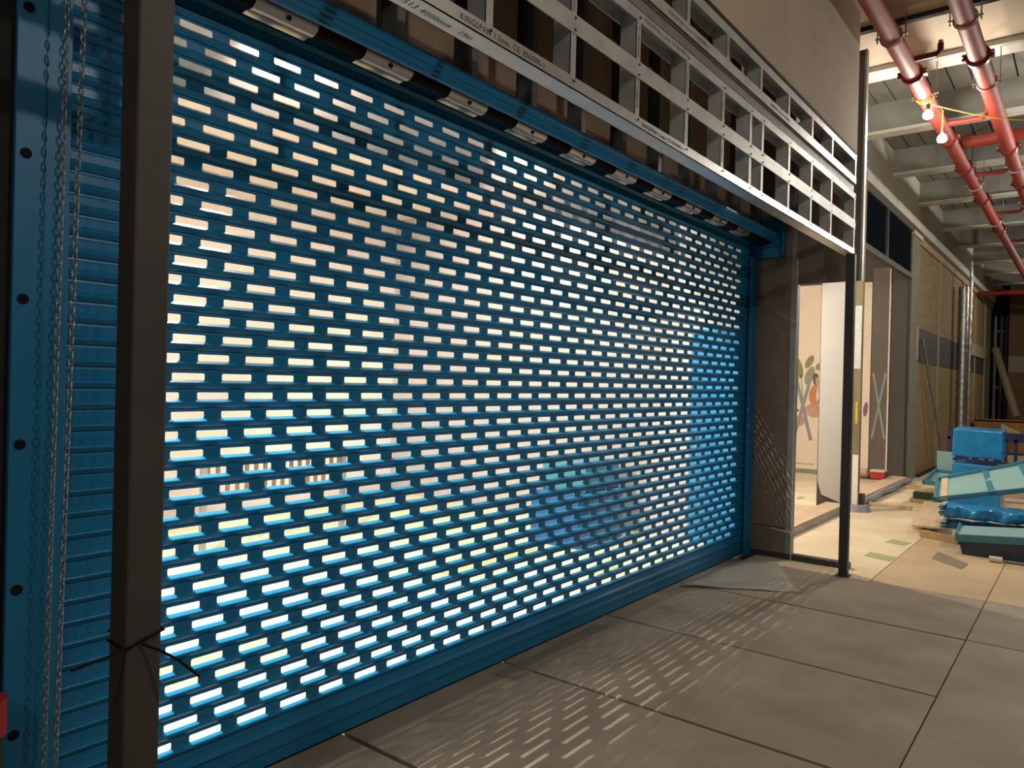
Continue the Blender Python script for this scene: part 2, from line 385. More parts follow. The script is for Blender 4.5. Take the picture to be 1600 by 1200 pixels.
# ================================================================== ROLLER SHUTTER
sh = thing('roller_shutter', 'large blue perforated roller shutter closed across the shopfront opening', 'roller shutter', (4.2, 0, 0))
X0S, X1S = 1.00, 7.42
PROF = [(0.0020, 0.075), (0.0045, 0.0735), (0.0055, 0.068), (0.0045, 0.0625), (0.0045, 0.036), (0.0198, 0.0242), (0.0214, 0.0212), (0.0207, 0.0178), (0.0110, 0.0055), (0.0070, 0.002), (0.0020, 0.0)]
TH = 0.0016
def slat_mesh(first, perforated=True):
    mb = MB()
    def P(x, i, back=0): return (x, -PROF[i][0]+back*TH, PROF[i][1])
    for back in (0, 1):
        for i in range(len(PROF)-1):
            if perforated and i == 3: continue
            q = [P(X0S, i, back), P(X1S, i, back), P(X1S, i+1, back), P(X0S, i+1, back)]
            mb.poly(q)
    if perforated:
        zt, zb = PROF[3][1], PROF[4][1]
        def Q(x, z, back):
            f = (zt-z)/(zt-zb); p = PROF[3][0]+(PROF[4][0]-PROF[3][0])*f
            return (x, -p+back*TH, z)
        r = 0.005; L = 0.133; pitch = 0.2065
        def arc(cx, cz, a0, a1): return [(cx+r*math.cos(a0+(a1-a0)*t/3), cz+r*math.sin(a0+(a1-a0)*t/3)) for t in range(4)]
        pi = math.pi
        def right_edge(xr): return arc(xr-r, zb+r, -pi/2, 0)+arc(xr-r, zt-r, 0, pi/2)           # bottom to top, right end of a slot
        def left_edge(xl): return arc(xl+r, zt-r, pi/2, pi)+arc(xl+r, zb+r, pi, 1.5*pi)          # top to bottom, left end of a slot
        slots = [(first+pitch*k, first+pitch*k+L) for k in range(28)]
        for back in (0, 1):
            prev = [(X0S, zb), (X0S, zt)]
            for xl, xr in slots:
                mb.poly([Q(x, z, back) for x, z in prev+left_edge(xl)])
                prev = right_edge(xr)
            mb.poly([Q(x, z, back) for x, z in prev+[(X1S, zt), (X1S, zb)]])
        for xl, xr in slots:
            loop = right_edge(xr)+left_edge(xl)
            for a, b in zip(loop, loop[1:]+loop[:1]):
                mb.poly([Q(*a, 0), Q(*b, 0), Q(*b, 1), Q(*a, 1)])
    me = bpy.data.meshes.new('slat'); me.from_pydata(mb.v, [], mb.f); me.update(); me.materials.append(BLUE)
    return me
ME_E, ME_O, ME_P = slat_mesh(1.409), slat_mesh(1.409-0.10325), slat_mesh(0, False)
Z0 = 2.979
def slat(me, z):
    o = bpy.data.objects.new('slat', me); COL.objects.link(o); o.parent = sh; o.location = Vector((0, 0, z))-wloc(sh)
for k in range(38): slat(ME_E if k % 2 == 0 else ME_O, Z0-0.075*k)
for z in (Z0+0.075, Z0+0.15, Z0-0.075*38): slat(ME_P, z)
obj('bottom_bar', MB().extrude_x([(0.012, 0.128), (-0.004, 0.128), (-0.004, 0.100), (-0.016, 0.094), (-0.016, 0.074), (-0.008, 0.070), (-0.010, 0.012), (0.012, 0.012)], X0S, X1S), BLUE_G, sh)
obj('bottom_seal', bx(X0S, X1S, -0.004, 0.008, 0.0, 0.012), BLACK, sh)
# guides: channel beside the curtain and a bolted flange outside it
for side in (-1, 1):
    if side < 0: a, b, c, d = 0.94, 1.02, 0.855, 0.94
    else: a, b, c, d = 7.30, 7.38, 7.38, 7.44
    g = obj('guide_rail', bx(a, b, -0.058, -0.026, 0.0, 3.0), BLUE_G, sh, bevel=0.003)
    obj('rear_leg', bx(min(a,b), max(a,b), 0.03, 0.05, 0.0, 3.0), BLUE_G, g)
    obj('fixing_flange', bx(c, d, -0.066, -0.045, 0.0, 3.0), BLUE_G, g, bevel=0.002)
    xb = (c+d)/2-(0.012 if side < 0 else -0.008)
    for k in range(7):
        z = 0.515+0.467*k
        if z < 2.95: obj('bolt_hole', MB().disc((xb, -0.0665, z), 0.017 if side < 0 else 0.014, (0, -1, 0), 14, thick=0.002), BLACK, g)
# end plates, barrel, clips, hood
ep = MB().box(7.385, 7.40, -0.345, 0.0, 2.985, 3.38)
ep.box(7.33, 7.40, -0.345, -0.335, 2.985, 3.38).box(7.33, 7.40, -0.345, 0.0, 2.985, 2.997).box(7.33, 7.40, -0.345, 0.0, 3.10, 3.108)
obj('end_plate', ep, BLUE_G, sh)
obj('end_plate', MB().box(0.90, 0.93, -0.345, 0.0, 3.0, 3.40), BLUE_G, sh)
obj('plate_bolt', MB().tube([(7.375, -0.27, 3.25), (7.386, -0.27, 3.25)], 0.02, 8), RED_D, sh)
BYc, BZc, BR = -0.15, 3.165, 0.042
bar = obj('barrel', MB().tube([(0.93, BYc, BZc), (7.385, BYc, BZc)], BR, 24), BLACK, sh, True)
clipm = MB()
n = 10
arcp = [(BYc+(BR+0.004)*math.cos(a), BZc+(BR+0.004)*math.sin(a)) for a in [math.radians(150+150*k/n) for k in range(n+1)]]
arcq = [(BYc+(BR+0.0065)*math.cos(a), BZc+(BR+0.0065)*math.sin(a)) for a in [math.radians(150+150*k/n) for k in range(n+1)]]
arcp = [(BYc-0.075, arcp[0][1]+0.004)]+arcp+[(BYc+0.055, BZc-BR-0.002)]
arcq = [(BYc-0.075, arcq[0][1]+0.0005)]+arcq+[(BYc+0.055, BZc-BR-0.006)]
clipm.extrude_x(arcp+arcq[::-1], 1.61, 1.90)
clip0 = None
for k in range(11):
    x = 1.065+0.549*k
    if clip0 is None:
        cm = MB().extrude_x(arcp+arcq[::-1], x, x+0.29)
        clip0 = obj('barrel_clip', cm, STEEL, bar, True); cl0 = wloc(clip0)
        sc0 = obj('clip_screw', MB().disc((x+0.15, BYc-(BR+0.008)*0.766, BZc-(BR+0.008)*0.643), 0.011, (0, -0.766, -0.643), 10, thick=0.004), DARK, clip0); s0 = wloc(sc0)
    else:
        c_ = inst(clip0, 'barrel_clip', (cl0.x+0.549*k, cl0.y, cl0.z), bar)
        d_ = inst(sc0, 'clip_screw', (s0.x+0.549*k, s0.y, s0.z), bar); d_.parent = c_; d_.location = sc0.location
hp = [(-0.225, 3.142), (-0.245, 3.143), (-0.249, 3.155), (-0.262, 3.159), (-0.266, 3.174), (-0.279, 3.178), (-0.283, 3.193), (-0.292, 3.200), (-0.292, 3.218), (-0.280, 3.226), (-0.03, 3.262), (-0.03, 3.250), (-0.275, 3.212), (-0.225, 3.150)]
obj('hood', MB().extrude_x(hp, 0.93, 7.385), BLUE, sh)

# ================================================================== HAND CHAIN
ch = thing('hand_chain', 'looped steel hand chain hanging in front of the blue shutter guide', 'chain', (0.93, -0.14, 0.02))
def link_mesh():
    mb = MB(); pts = []
    L, Wd, r = 0.017, 0.0075, 0.0024
    for k in range(13):
        a = math.pi*k/12; pts.append((Wd*math.cos(a), 0, L/2+Wd*math.sin(a)))
    for k in range(13):
        a = math.pi+math.pi*k/12; pts.append((Wd*math.cos(a), 0, -L/2+Wd*math.sin(a)))
    pts = pts[::3] if False else [pts[i] for i in (0, 3, 6, 9, 12, 13, 16, 19, 22, 25)]+[pts[0]]
    mb.tube(pts, r, 6, caps=False)
    me = bpy.data.meshes.new('link'); me.from_pydata(mb.v, [], mb.f); me.update(); me.materials.append(CHAINM)
    for p in me.polygons: p.use_smooth = True
    return me
LM = link_mesh()
def strand(top, bot):
    top, bot = Vector(top), Vector(bot); d = top-bot; n_ = int(d.length/0.0245)
    q = d.normalized().to_track_quat('Z', 'X')
    for k in range(n_):
        o = bpy.data.objects.new('link', LM); COL.objects.link(o); o.parent = ch
        o.location = bot+d*(k/n_)-wloc(ch)
        o.rotation_mode = 'QUATERNION'
        o.rotation_quaternion = q @ Matrix.Rotation(math.radians(25 + (90 if k % 2 else 0)), 3, 'Z').to_quaternion()
CY = -0.14
tA, tB = OY(106, 0, CY), OY(132, 0, CY); bA, bB = OY(68, 1200, CY), OY(86, 1200, CY)
def ext(t, b, z):
    d = t-b; return b+d*((z-b.z)/d.z)
strand(ext(tA, bA, 3.12), ext(tA, bA, 0.42)); strand(ext(tB, bB, 3.12), ext(tB, bB, 0.42))

# ================================================================== POSTS
def post(x0, x1, y0, y1, z1, material, label):
    t = thing('steel_post', label, 'post', ((x0+x1)/2, (y0+y1)/2, 0))
    obj('shaft', bx(x0, x1, y0, y1, 0.008, z1), material, t, bevel=0.006)
    obj('foot_plate', bx(x0-0.02, x1+0.02, y0-0.02, y1+0.02, 0.0, 0.008), material, t)
    return t
post(0.777, 0.860, -1.06, -0.977, 2.915, POST, 'dark grey square steel post standing before the shutter beside the hand chain')
post(7.10, 7.175, -1.06, -0.985, 2.915, POST_D, 'charcoal square steel post carrying the far end of the galvanised stud frame')
tie = thing('cable_tie', 'black cable tie knotted round the grey post with loose tails', 'cable tie', (0.82, -1.02, 0.99))
def pxp(x, y, Y): return OY(x, y, Y)
zt_ = pxp(195, 1014, -1.064).z
obj('band', MB().tube([(0.775, -0.975, zt_+0.0), (0.774, -1.063, zt_-0.004), (0.82, -1.065, zt_+0.012), (0.863, -1.063, zt_+0.022), (0.863, -0.975, zt_+0.03), (0.775, -0.975, zt_+0.02)], 0.0035, 6), BLACK, tie)
a_ = pxp(192, 1016, -1.066)
obj('tail', MB().tube([a_, pxp(165, 1028, -1.09), pxp(112, 1048, -1.13)], 0.0035, 6), BLACK, tie)
b_ = pxp(222, 1006, -1.066)
obj('tail', MB().tube([b_, pxp(250, 1016, -1.09), pxp(280, 1032, -1.12), pxp(312, 1057, -1.15)], 0.0035, 6), BLACK, tie)

# ================================================================== STUD FRAME
fr = thing('stud_frame', 'galvanised light steel stud frame spanning between the posts above the shutter', 'metal frame', (4, FY+0.05, 2.91))
FB = FY+0.092
t_ = 0.004
def track_up(name, x0, x1, z, lip, updown, parent=fr):
    """U track: web at z, flanges of height lip going up (+1) or down (-1)"""
    mb = MB(); z1 = z+updown*lip
    mb.box(x0, x1, FY, FB, min(z, z+updown*t_), max(z, z+updown*t_))
    mb.box(x0, x1, FY, FY+t_, min(z, z1), max(z, z1)); mb.box(x0, x1, FB-t_, FB, min(z, z1), max(z, z1))
    return obj(name, mb, GALV_B if name == 'bottom_track' else GALV, parent)
XA, XB = 0.70, 7.17
bt = track_up('bottom_track', XA, XB, 2.912, 0.052, 1)
obj('mid_strap', bx(XA, XB, FY-0.003, FY, 3.142, 3.222), GALV, fr)
ut = track_up('upper_track', XA, XB, 3.466, 0.056, -1)
lt = track_up('lintel_track', XA, XB, 3.545, 0.066, 1)
obj('lintel_web', bx(XA, XB, FY+0.02, FY+0.026, 3.466, 3.545), GALV_D, fr)
tt = track_up('top_track', XA, XB, 3.815, 0.06, -1)
def stud(x, z0, z1):
    mb = MB(); w = 0.042
    mb.box(x-w/2, x+w/2, FY+0.001, FY+0.004, z0, z1).box(x-w/2, x+w/2, FB-0.004, FB-0.001, z0, z1).box(x-w/2, x-w/2+0.003, FY+0.001, FB-0.001, z0, z1)
    return obj('stud', mb, GALV, fr)
lower = [0.93, 1.47, 2.01, 2.55, 3.10, 3.635, 4.12, 4.56, 4.775, 5.31, 5.84, 6.39, 7.14]
for x in lower: stud(x, 2.916, 3.462)
for x in [0.93, 1.47, 2.01, 2.55, 3.09, 3.63, 4.17, 4.725, 5.28, 5.835, 6.39, 7.14]: stud(x, 3.549, 3.811)
screw0 = None
for x in lower:
    for z in (2.945, 3.158, 3.206, 3.428):
        mb = MB().disc((x+0.006, FY-0.003, z), 0.0065, (0, -1, 0), 8, thick=0.003)
        if screw0 is None: screw0 = obj('screw', mb, INK, fr); sw = Vector((x, 0, z)); s_l = wloc(screw0)
        else: inst(screw0, 'screw', (s_l.x+x-sw.x, s_l.y, s_l.z+z-sw.z), fr)
# printing on the steel
text('printed_lettering', 'KINGSPAN 1.2mm  CE  EN1090-1', (OY(719, 22, FY).x, FY-0.0006, 2.926), (1, 0, 0), (0, 0, 1), 0.023, INK, fr, 1.1)
text('stud_print', '1-0', (2.0, FY+0.0004, 3.12), (0, 0, -1), (1, 0, 0), 0.022, INK, fr, 1.5)
text('printed_lettering', 'KINGSPAN 1.2mm CE EN1090-1', (3.15, FY-0.0006, 2.928), (1, 0, 0), (0, 0, 1), 0.02, INK, fr, 1.2)
text('printed_lettering', 'KINGSPAN 1.2mm CE EN1090-1', (3.15, FY-0.0006, 3.428), (1, 0, 0), (0, 0, 1), 0.022, INK, fr, 1.2)
text('printed_lettering', 'KINGSPAN 1.2mm CE EN1090-1', (3.40, FY-0.0006, 3.57), (1, 0, 0), (0, 0, 1), 0.022, INK, fr, 1.2)
text('printed_lettering', 'KINGSPAN 1.2mm CE EN1090-1', (4.9, FY-0.0006, 3.57), (1, 0, 0), (0, 0, 1), 0.018, INK, fr, 1.2)
text('handwriting', '1513 4000mm   19m', (1.62, FY+0.062, 2.9115), (1, 0, 0), (0, -1, 0), 0.028, PENCIL, fr, 1.1)
for x, zz in ((2.55, 3.235), (3.10, 3.0), (3.10, 3.24), (3.635, 3.25), (4.12, 3.0), (4.12, 3.25), (4.17, 3.63)):
    text('stud_print', 'KINGSPAN 1.2', (x+0.008, FY+0.0004, zz), (0, 0, 1), (-1, 0, 0), 0.016, INK, fr)

# ================================================================== CEILING SERVICES
def pipe(Yc, zc, r, label):
    t = thing('sprinkler_pipe', label, 'pipe', (16, Yc, zc), 'red sprinkler pipes under the ceiling')
    obj('pipe_run', MB().tube([(2, Yc, zc), (31.5, Yc, zc)], r, 20), RED, t, True)
    return t
P1 = pipe(-1.28, 4.86, 0.08, 'red sprinkler pipe with two bright bulbs hanging beside it')
P2 = pipe(-1.85, 4.86, 0.08, 'red sprinkler pipe crossed by the end of the yellow cable')
def coupling(t, Yc, zc, x):
    c = obj('coupling', MB().tube([(x-0.045, Yc, zc), (x-0.03, Yc, zc), (x+0.03, Yc, zc), (x+0.045, Yc, zc)], 0.1, 20, radii=[0.09, 0.106, 0.106, 0.09]), RED_D, t, True)
    for s in (-1, 1):
        obj('lug', bx(x-0.035, x+0.035, Yc+s*0.105-0.025, Yc+s*0.105+0.025, zc-0.03, zc+0.03), RED_D, c)
        obj('bolt', MB().tube([(x-0.06, Yc+s*0.118, zc), (x+0.06, Yc+s*0.118, zc)], 0.011, 6), STEEL, c)
def hanger(t, Yc, zc, x, top):
    pts = [(x, Yc+0.09*math.cos(a), zc+0.09*math.sin(a)) for a in [2*math.pi*k/20 for k in range(21)]]
    c = obj('pipe_clamp', MB().tube(pts, 0.009, 6, caps=False), STEEL, t, True)
    for s in (-1, 1): obj('drop_rod', MB().tube([(x, Yc+s*0.115, zc-0.04), (x, Yc+s*0.115, top)], 0.006, 6), GALV_D, c)
    obj('clamp_ear', bx(x-0.012, x+0.012, Yc-0.13, Yc-0.09, zc-0.008, zc+0.008), STEEL, c)
    obj('clamp_ear', bx(x-0.012, x+0.012, Yc+0.09, Yc+0.13, zc-0.008, zc+0.008), STEEL, c)
for t, Yc, xs, hs in ((P1, -1.28, (8.25, 10.6, 12.1, 14.2, 17.0), (7.26, 8.9, 13.2, 16.2)), (P2, -1.85, (8.15, 11.4, 13.4), (7.26, 8.86, 12.4, 14.8))):
    for x in xs: coupling(t, Yc, 4.86, x)
    for x in hs: hanger(t, Yc, 4.86, x, 5.2 if x < 8.8 else 5.65)
for x, y in ((10.0, -1.28), (12.6, -1.28), (15.5, -1.28), (18.5, -1.28)):
    br = obj('branch_pipe', MB().tube([(x, y, 4.86), (x, y-0.42, 4.86), (x, y-0.46, 4.9), (x, y-0.46, 5.5)], 0.03, 10), RED, P1, True)
obj('cross_main', MB().tube([(11.3, -1.28, 4.98), (11.3, -2.6, 4.98)], 0.075, 14), RED, P1, True)
obj('stub_pipe', MB().tube([(7.9, -1.33, 4.87), (7.92, -1.53, 4.88), (7.92, -1.57, 4.91), (7.92, -1.57, 4.97)], 0.028, 10), RED_D, P1, True)
obj('stub_nut', MB().tube([(7.92, -1.57, 4.97), (7.92, -1.57, 5.0)], 0.022, 10), STEEL, P1, True)
tag(obj('cross_pipe', MB().tube([(25.3, -0.10, 4.57), (25.3, -5, 4.57)], 0.07, 12), RED_D, None, True), 'dark red pipe crossing from the wall above the foil duct', 'pipe')
# festoon lamps on a yellow cable
def bulb(px, py, z, label, cable_top):
    p = OZ(px, py, z)
    t = thing('festoon_or_fill_lamp', label, 'lamp', p)
    mb = MB().tube([p+Vector((0, 0, -0.055)), p+Vector((0, 0, -0.045)), p+Vector((0, 0, -0.02)), p+Vector((0, 0, 0.015)), p+Vector((0, 0, 0.04))], 0.04, 14, radii=[0.014, 0.04, 0.052, 0.042, 0.02])
    obj('bulb', mb, BULB, t, True)
    obj('lamp_holder', MB().tube([p+Vector((0, 0, 0.04)), p+Vector((0, 0, 0.10))], 0.02, 10), POST_D, t, True)
    obj('lead', MB().tube([p+Vector((0, 0, 0.10))]+cable_top(p), 0.006, 6), YELLOW, t)
    l = light('festoon_or_fill_light', 'POINT', p+Vector((0, 0, -0.10)), 55, (1.0, 0.91, 0.77), 0.05); l.parent = t; l.location = (0, 0, -0.11)
    return p
q1 = bulb(1450, 178, 4.66, 'glowing bulb tied close under the red pipe by yellow cable', lambda p: [p+Vector((0.02, -0.03, 0.16))])
q2 = bulb(1472, 215, 4.50, 'glowing bulb hanging on a length of yellow cable below the red pipe', lambda p: [Vector((p.x, p.y, 4.80)), Vector((p.x+0.02, -1.355, 4.87))])
cab = thing('festoon_cable', 'thin yellow cable strung from the red pipe across the ceiling', 'cable', q1+Vector((0, 0, 0.1)))
c1 = q1+Vector((0.02, -0.03, 0.10)); c2 = Vector((9.6, -2.75, 4.55))
obj('cable_run', MB().tube([c1.lerp(c2, k/8)+Vector((0, 0, -0.10*math.sin(math.pi*k/8))) for k in range(9)], 0.006, 6), YELLOW, cab, True)
for dx in (-0.1, -0.05, 0.0):
    xx = q1.x+dx
    obj('cable_wrap', MB().tube([(xx+0.02*math.cos(2*a), -1.28+0.09*math.cos(a), 4.86+0.09*math.sin(a)) for a in [2*math.pi*k/18 for k in range(19)]], 0.006, 6, caps=False), YELLOW, cab, True)
# added lamps out of view, fill light along the corridor
for i, (p, pw) in enumerate((((2.6, -4.6, 4.5), 105), ((-2.5, -3.6, 4.5), 85), ((15.0, -3.6, 4.6), 210), ((23.5, -3.4, 4.6), 190), ((10.8, -3.3, 4.6), 110))):
    p = Vector(p)
    t = thing('festoon_or_fill_lamp', ('added fill bulb over the open corridor floor', 'added fill bulb over the near end of the corridor', 'added fill bulb above the corridor by the wrapped panels', 'added fill bulb above the corridor by the foil duct', 'added fill bulb over the front of the wrapped panel pile')[i], 'lamp', p)
    obj('bulb', MB().tube([p+Vector((0, 0, -0.055)), p+Vector((0, 0, -0.02)), p+Vector((0, 0, 0.04))], 0.04, 12, radii=[0.012, 0.042, 0.018]), BULB, t, True)
    obj('lead', MB().tube([p+Vector((0, 0, 0.04)), Vector((p.x, p.y, 5.1 if p.x < 7 else 5.65))], 0.006, 6), YELLOW, t)
    l = light('festoon_or_fill_light', 'POINT', p, pw, (1.0, 0.93, 0.82), 0.05); l.parent = t; l.location = (0, 0, -0.11)

# ================================================================== LAMPS INSIDE THE UNITS
def flood(loc, aim, power, label, col=WARM, size=0.04, spot=None, grp=None, k=1.0):
    loc = Vector(loc); t = thing('work_or_fill_light', label, 'lamp', loc, grp)
    d = (Vector(aim)-loc).normalized(); q = d.to_track_quat('-Z', 'Y')
    obj('drop_rod', MB().tube([loc+Vector((0, 0, 0.06)), Vector((loc.x, loc.y, 4.05 if loc.x < 7.6 else 4.4))], 0.012, 8), POST_D, t)
    hb = obj('housing', bx(-0.13*k, 0.13*k, -0.09*k, 0.09*k, 0.012, 0.06), POST_D, None)
    lens = obj('lens', bx(-0.12*k, 0.12*k, -0.08*k, 0.08*k, 0.002, 0.012), LEDM, None)
    for o in (hb, lens):
        off = Vector(o.location); o.parent = t; o.rotation_mode = 'QUATERNION'; o.rotation_quaternion = q; o.location = q @ off
    l = light('work_or_fill_beam', 'SPOT' if spot else 'POINT', loc, power, col, size, spot=spot)
    l.parent = t; l.location = d*0.04; l.rotation_mode = 'QUATERNION'; l.rotation_quaternion = q
    return t
flood((1.0, 1.25, 3.62), (4.3, 0.0, 1.4), 1550, 'work light fixed high behind the chain end of the shutter', spot=math.radians(125), size=0.015)
for x, lab in ((0.2, 'added sill spotlight at the cutoff board above the hand chain end'), (2.4, 'added sill spotlight at the cutoff board near the middle of the shutter'), (4.6, 'added sill spotlight at the cutoff board nearer the blue film door')):
    flood((x, 0.825, 3.88), (x+1.6, 0.1, 1.6), 170, lab, spot=math.radians(150), size=0.015, k=0.3)  # added spots, put in to light the sills of the upper rows
def panel(x, y, z, w, d, power, label, col=WARM):
    t = thing('ceiling_panel', label, 'lamp', (x, y, z), 'panel lights in the shuttered unit')
    obj('frame', MB().box(x-w/2, x+w/2, y-d/2, y+d/2, z, z+0.04), P_WHITE, t)
    obj('diffuser', bx(x-w/2+0.02, x+w/2-0.02, y-d/2+0.02, y+d/2-0.02, z-0.006, z), LEDM, t)
    l = light('ceiling_panel_light', 'AREA', (x, y, z-0.02), power, col, w, (0, 0, 0), d); l.parent = t; l.location = (0, 0, -0.02)
for x in (-0.4, 2.0, 4.4, 6.6): panel(x, 2.6, 4.0, 1.0, 0.6, 34, 'square panel light on the ceiling of the shuttered unit')
flood((8.5, 2.0, 3.5), (10.0, -1.6, 0.0), 520, 'bright work light aimed out over the cream floor of the open unit', spot=math.radians(105), size=0.05)
flood((9.6, 3.2, 3.7), (15.2, 1.6, 1.4), 620, 'added fill light aimed at the printed board in the open unit', spot=math.radians(100), size=0.05)  # second lamp of this unit, added to brighten the printed board
for i, x in enumerate((-0.6, 1.9, 4.4, 6.6)):  # added battens, brighten the cutoff board behind the top slots
    t = thing('fill_batten', ('added batten fill light behind the shutter head above the hand chain', 'added batten fill light behind the shutter head past the chain end', 'added batten fill light behind the shutter head above the floor rack', 'added batten fill light behind the shutter head near the blue film door')[i], 'lamp', (x, 0.72, 3.98), 'added fill battens behind the shutter head')
    obj('body', bx(x-0.9, x+0.9, 0.72, 0.75, 4.0, 4.05), P_WHITE, t); obj('diffuser', bx(x-0.88, x+0.88, 0.75, 0.76, 4.0, 4.04), LEDM, t)
    l = light('fill_batten_glow', 'AREA', (x, 0.77, 3.99), 6, WARM, 1.8, None, 0.03); l.parent = t; l.location = (0, 0.05, 0.01); l.rotation_euler = (math.radians(25), 0, 0)

# ================================================================== POSTER AND TAPE
XP = 15.2
po = thing('poster_board', 'tall cream printed board with leaves and rounded shapes on the end wall', 'poster', (XP, 1.6, 0.09))
obj('board', bx(XP+0.004, XP+0.03, 0.56, 3.4, 0.09, 3.74), POSTER, po)
def ell(y, z, ry, rz, ang, m_, dx=0.0):
    obj('print_shape', MB().disc((XP+0.003-dx, y, z), ry, (-1, 0, 0), 24, ry=rz, ang=ang, thick=0.001), m_, po)
ell(1.885, 2.10, 0.075, 0.22, -0.25, P_OLIVE); ell(1.68, 2.22, 0.065, 0.14, 0.5, P_OLIVE); ell(1.67, 1.95, 0.08, 0.19, 0.35, P_SAGE)
ell(1.50, 2.12, 0.06, 0.07, 0.2, P_SAGE); ell(1.55, 1.88, 0.055, 0.12, 0.0, P_BROWN); ell(1.52, 1.84, 0.035, 0.08, 0, P_PINK, 0.001)
ell(1.55, 1.56, 0.12, 0.22, 0.1, P_ORANGE); ell(1.50, 1.60, 0.035, 0.16, 0.1, P_WHITE, 0.001)
ell(1.58, 1.25, 0.17, 0.13, 0.25, P_PINK, 0.0015); ell(1.84, 1.04, 0.10, 0.11, 0, P_PINK); ell(1.95, 1.25, 0.1, 0.03, 0, P_BROWN)
ell(0.625, 1.32, 0.04, 0.14, 0.1, P_PURPLE); ell(1.9, 1.62, 0.012, 0.3, 0.06, P_SAGE); ell(1.80, 1.6, 0.01, 0.4, -0.1, P_SAGE)
pm = MB()   # line of small print, too small to read in the photo
for k in range(16):
    pm.box(XP+0.002, XP+0.004, 1.92-0.024*k-0.014, 1.92-0.024*k, 0.17, 0.17+(0.028 if k % 3 else 0.036))
obj('small_print', pm, P_SAGE, po, kind='stuff')
def cross(c, half, rise, label):
    y, z = c; t = thing('tape_cross', label, 'tape', (XP-0.01, y, z-rise))
    for s in (-1, 1):
        a, b = Vector((XP-0.004-0.001*s, y-s*half, z-rise)), Vector((XP-0.004-0.001*s, y+s*half, z+rise))
        w = Vector((0, 0.03, 0))
        obj('tape_strip', MB().slab([a-w, a+w, b+w, b-w], (-0.001, 0, 0)), GREYTAPE, t)
cross((1.785, 1.34), 0.17, 0.68, 'grey cross of tape stuck over the printed leaves')
def cross2():
    t = thing('tape_cross', 'grey cross of tape stuck on the dark taupe panel', 'tape', (XP+0.01, 0.40, 0.78))
    for s in (-1, 1):
        a, b = Vector((XP+0.014-0.001*s, 0.40-s*0.11, 0.78)), Vector((XP+0.014-0.001*s, 0.40+s*0.11, 2.02)); w = Vector((0, 0.02, 0))
        obj('tape_strip', MB().slab([a-w, a+w, b+w, b-w], (-0.001, 0, 0)), GREYTAPE, t)
cross2()

# ================================================================== THINGS ON THE FLOOR
def slabthing(name, label, cat, corners, t, m_, group=None, bevel=0.0):
    return tag(obj(name, MB().slab(corners, t), m_, None, bevel=bevel), label, cat, group)
def wavy(name, outline, m_, label, cat, amp=0.012, zoff=0.003, n=14):
    """thin sheet over the quad outline (a,b,c,d), gently rumpled"""
    a, b, c, d = [Vector(p) for p in outline]; mb = MB(); idx = {}
    for i in range(n+1):
        for j in range(n+1):
            u, v = i/n, j/n; p = a.lerp(b, u).lerp(d.lerp(c, u), v)
            h = zoff+amp*(0.5+0.5*math.sin(9*u+5*v)*math.cos(7*v-3*u))
            idx[i, j] = len(mb.v); mb.v.append((p.x, p.y, h))
    for i in range(n):
        for j in range(n): mb.f.append((idx[i, j], idx[i+1, j], idx[i+1, j+1], idx[i, j+1]))
    o = obj(name, mb, m_, None, True)
    so = o.modifiers.new('thickness', 'SOLIDIFY'); so.thickness = 0.0015
    return tag(o, label, cat)
wavy('polythene_sheet', [OZ(1062, 917, 0), OZ(1252, 927, 0), OZ(1215, 881, 0), OZ(1150, 878, 0)], POLY, 'milky polythene sheet on the floor at the far foot of the shutter', 'plastic sheet', 0.02)
wavy('film_strip', [OZ(770, 1056, 0), OZ(808, 1063, 0), OZ(965, 977, 0), OZ(925, 978, 0)], CFILM, 'thin strip of clear film on the floor along the shutter bottom', 'plastic film', 0.008)
for i, (q, lab) in enumerate((([(1383, 847), (1392, 842.5), (1425, 848), (1413, 852.5)], 'green tape strip stuck to the cream floor towards the timber pieces'), ([(1350, 868), (1360, 862.5), (1401, 871), (1390, 876.5)], 'green tape strip stuck to the cream floor near the charcoal post'))):
    slabthing('floor_tape', lab, 'tape', [OZ(*p, 0.003) for p in q], (0, 0, 0.001), GTAPE)
slabthing('floor_tape', 'grey brown tape strip on the floor before the blue wrapped panels', 'tape', [OZ(*p, 0.003) for p in ((1456, 872), (1466, 862), (1513, 881), (1502, 889))], (0, 0, 0.001), FTAPE)
slabthing('floor_tape', 'green tape strip on the floor inside the open unit', 'tape', [OZ(*p, 0.003) for p in ((1243, 778), (1252, 775), (1258, 778), (1247, 781))], (0, 0, 0.001), GTAPE)
# wrapped pipe lagging lying on the second kerb
tag(obj('wrapped_tube', MB().tube([(11.6, -0.17, 0.06), (12.3, -0.18, 0.05), (12.9, -0.165, 0.075), (13.6, -0.18, 0.055), (14.4, -0.165, 0.075), (15.1, -0.17, 0.06)], 0.045, 10, radii=[0.04, 0.05, 0.042, 0.05, 0.04, 0.045]), WRAP, None, True), 'grey foam wrapped tube lying along the kerb beyond the pier', 'tube')
rb = thing('red_box', 'small red carton with a cream lid on the kerb by the dark panels', 'box', (14.6, 0.06, 0.10))
rp = OX(1372, 753, 14.6)
obj('carton', bx(14.5, 14.75, rp.y-0.11, rp.y+0.11, 0.10, 0.22), REDBOX, rb); obj('lid', bx(14.49, 14.76, rp.y-0.12, rp.y+0.12, 0.22, 0.245), TIMBER_P, rb)
tag(obj('pink_bundle', MB().tube([(14.9, 0.5, 0.16), (14.9, 0.75, 0.15), (14.9, 1.1, 0.14)], 0.1, 10, radii=[0.07, 0.1, 0.08]), P_PINK, None, True), 'pale pink rolled bundle lying at the foot of the printed board', 'bundle')
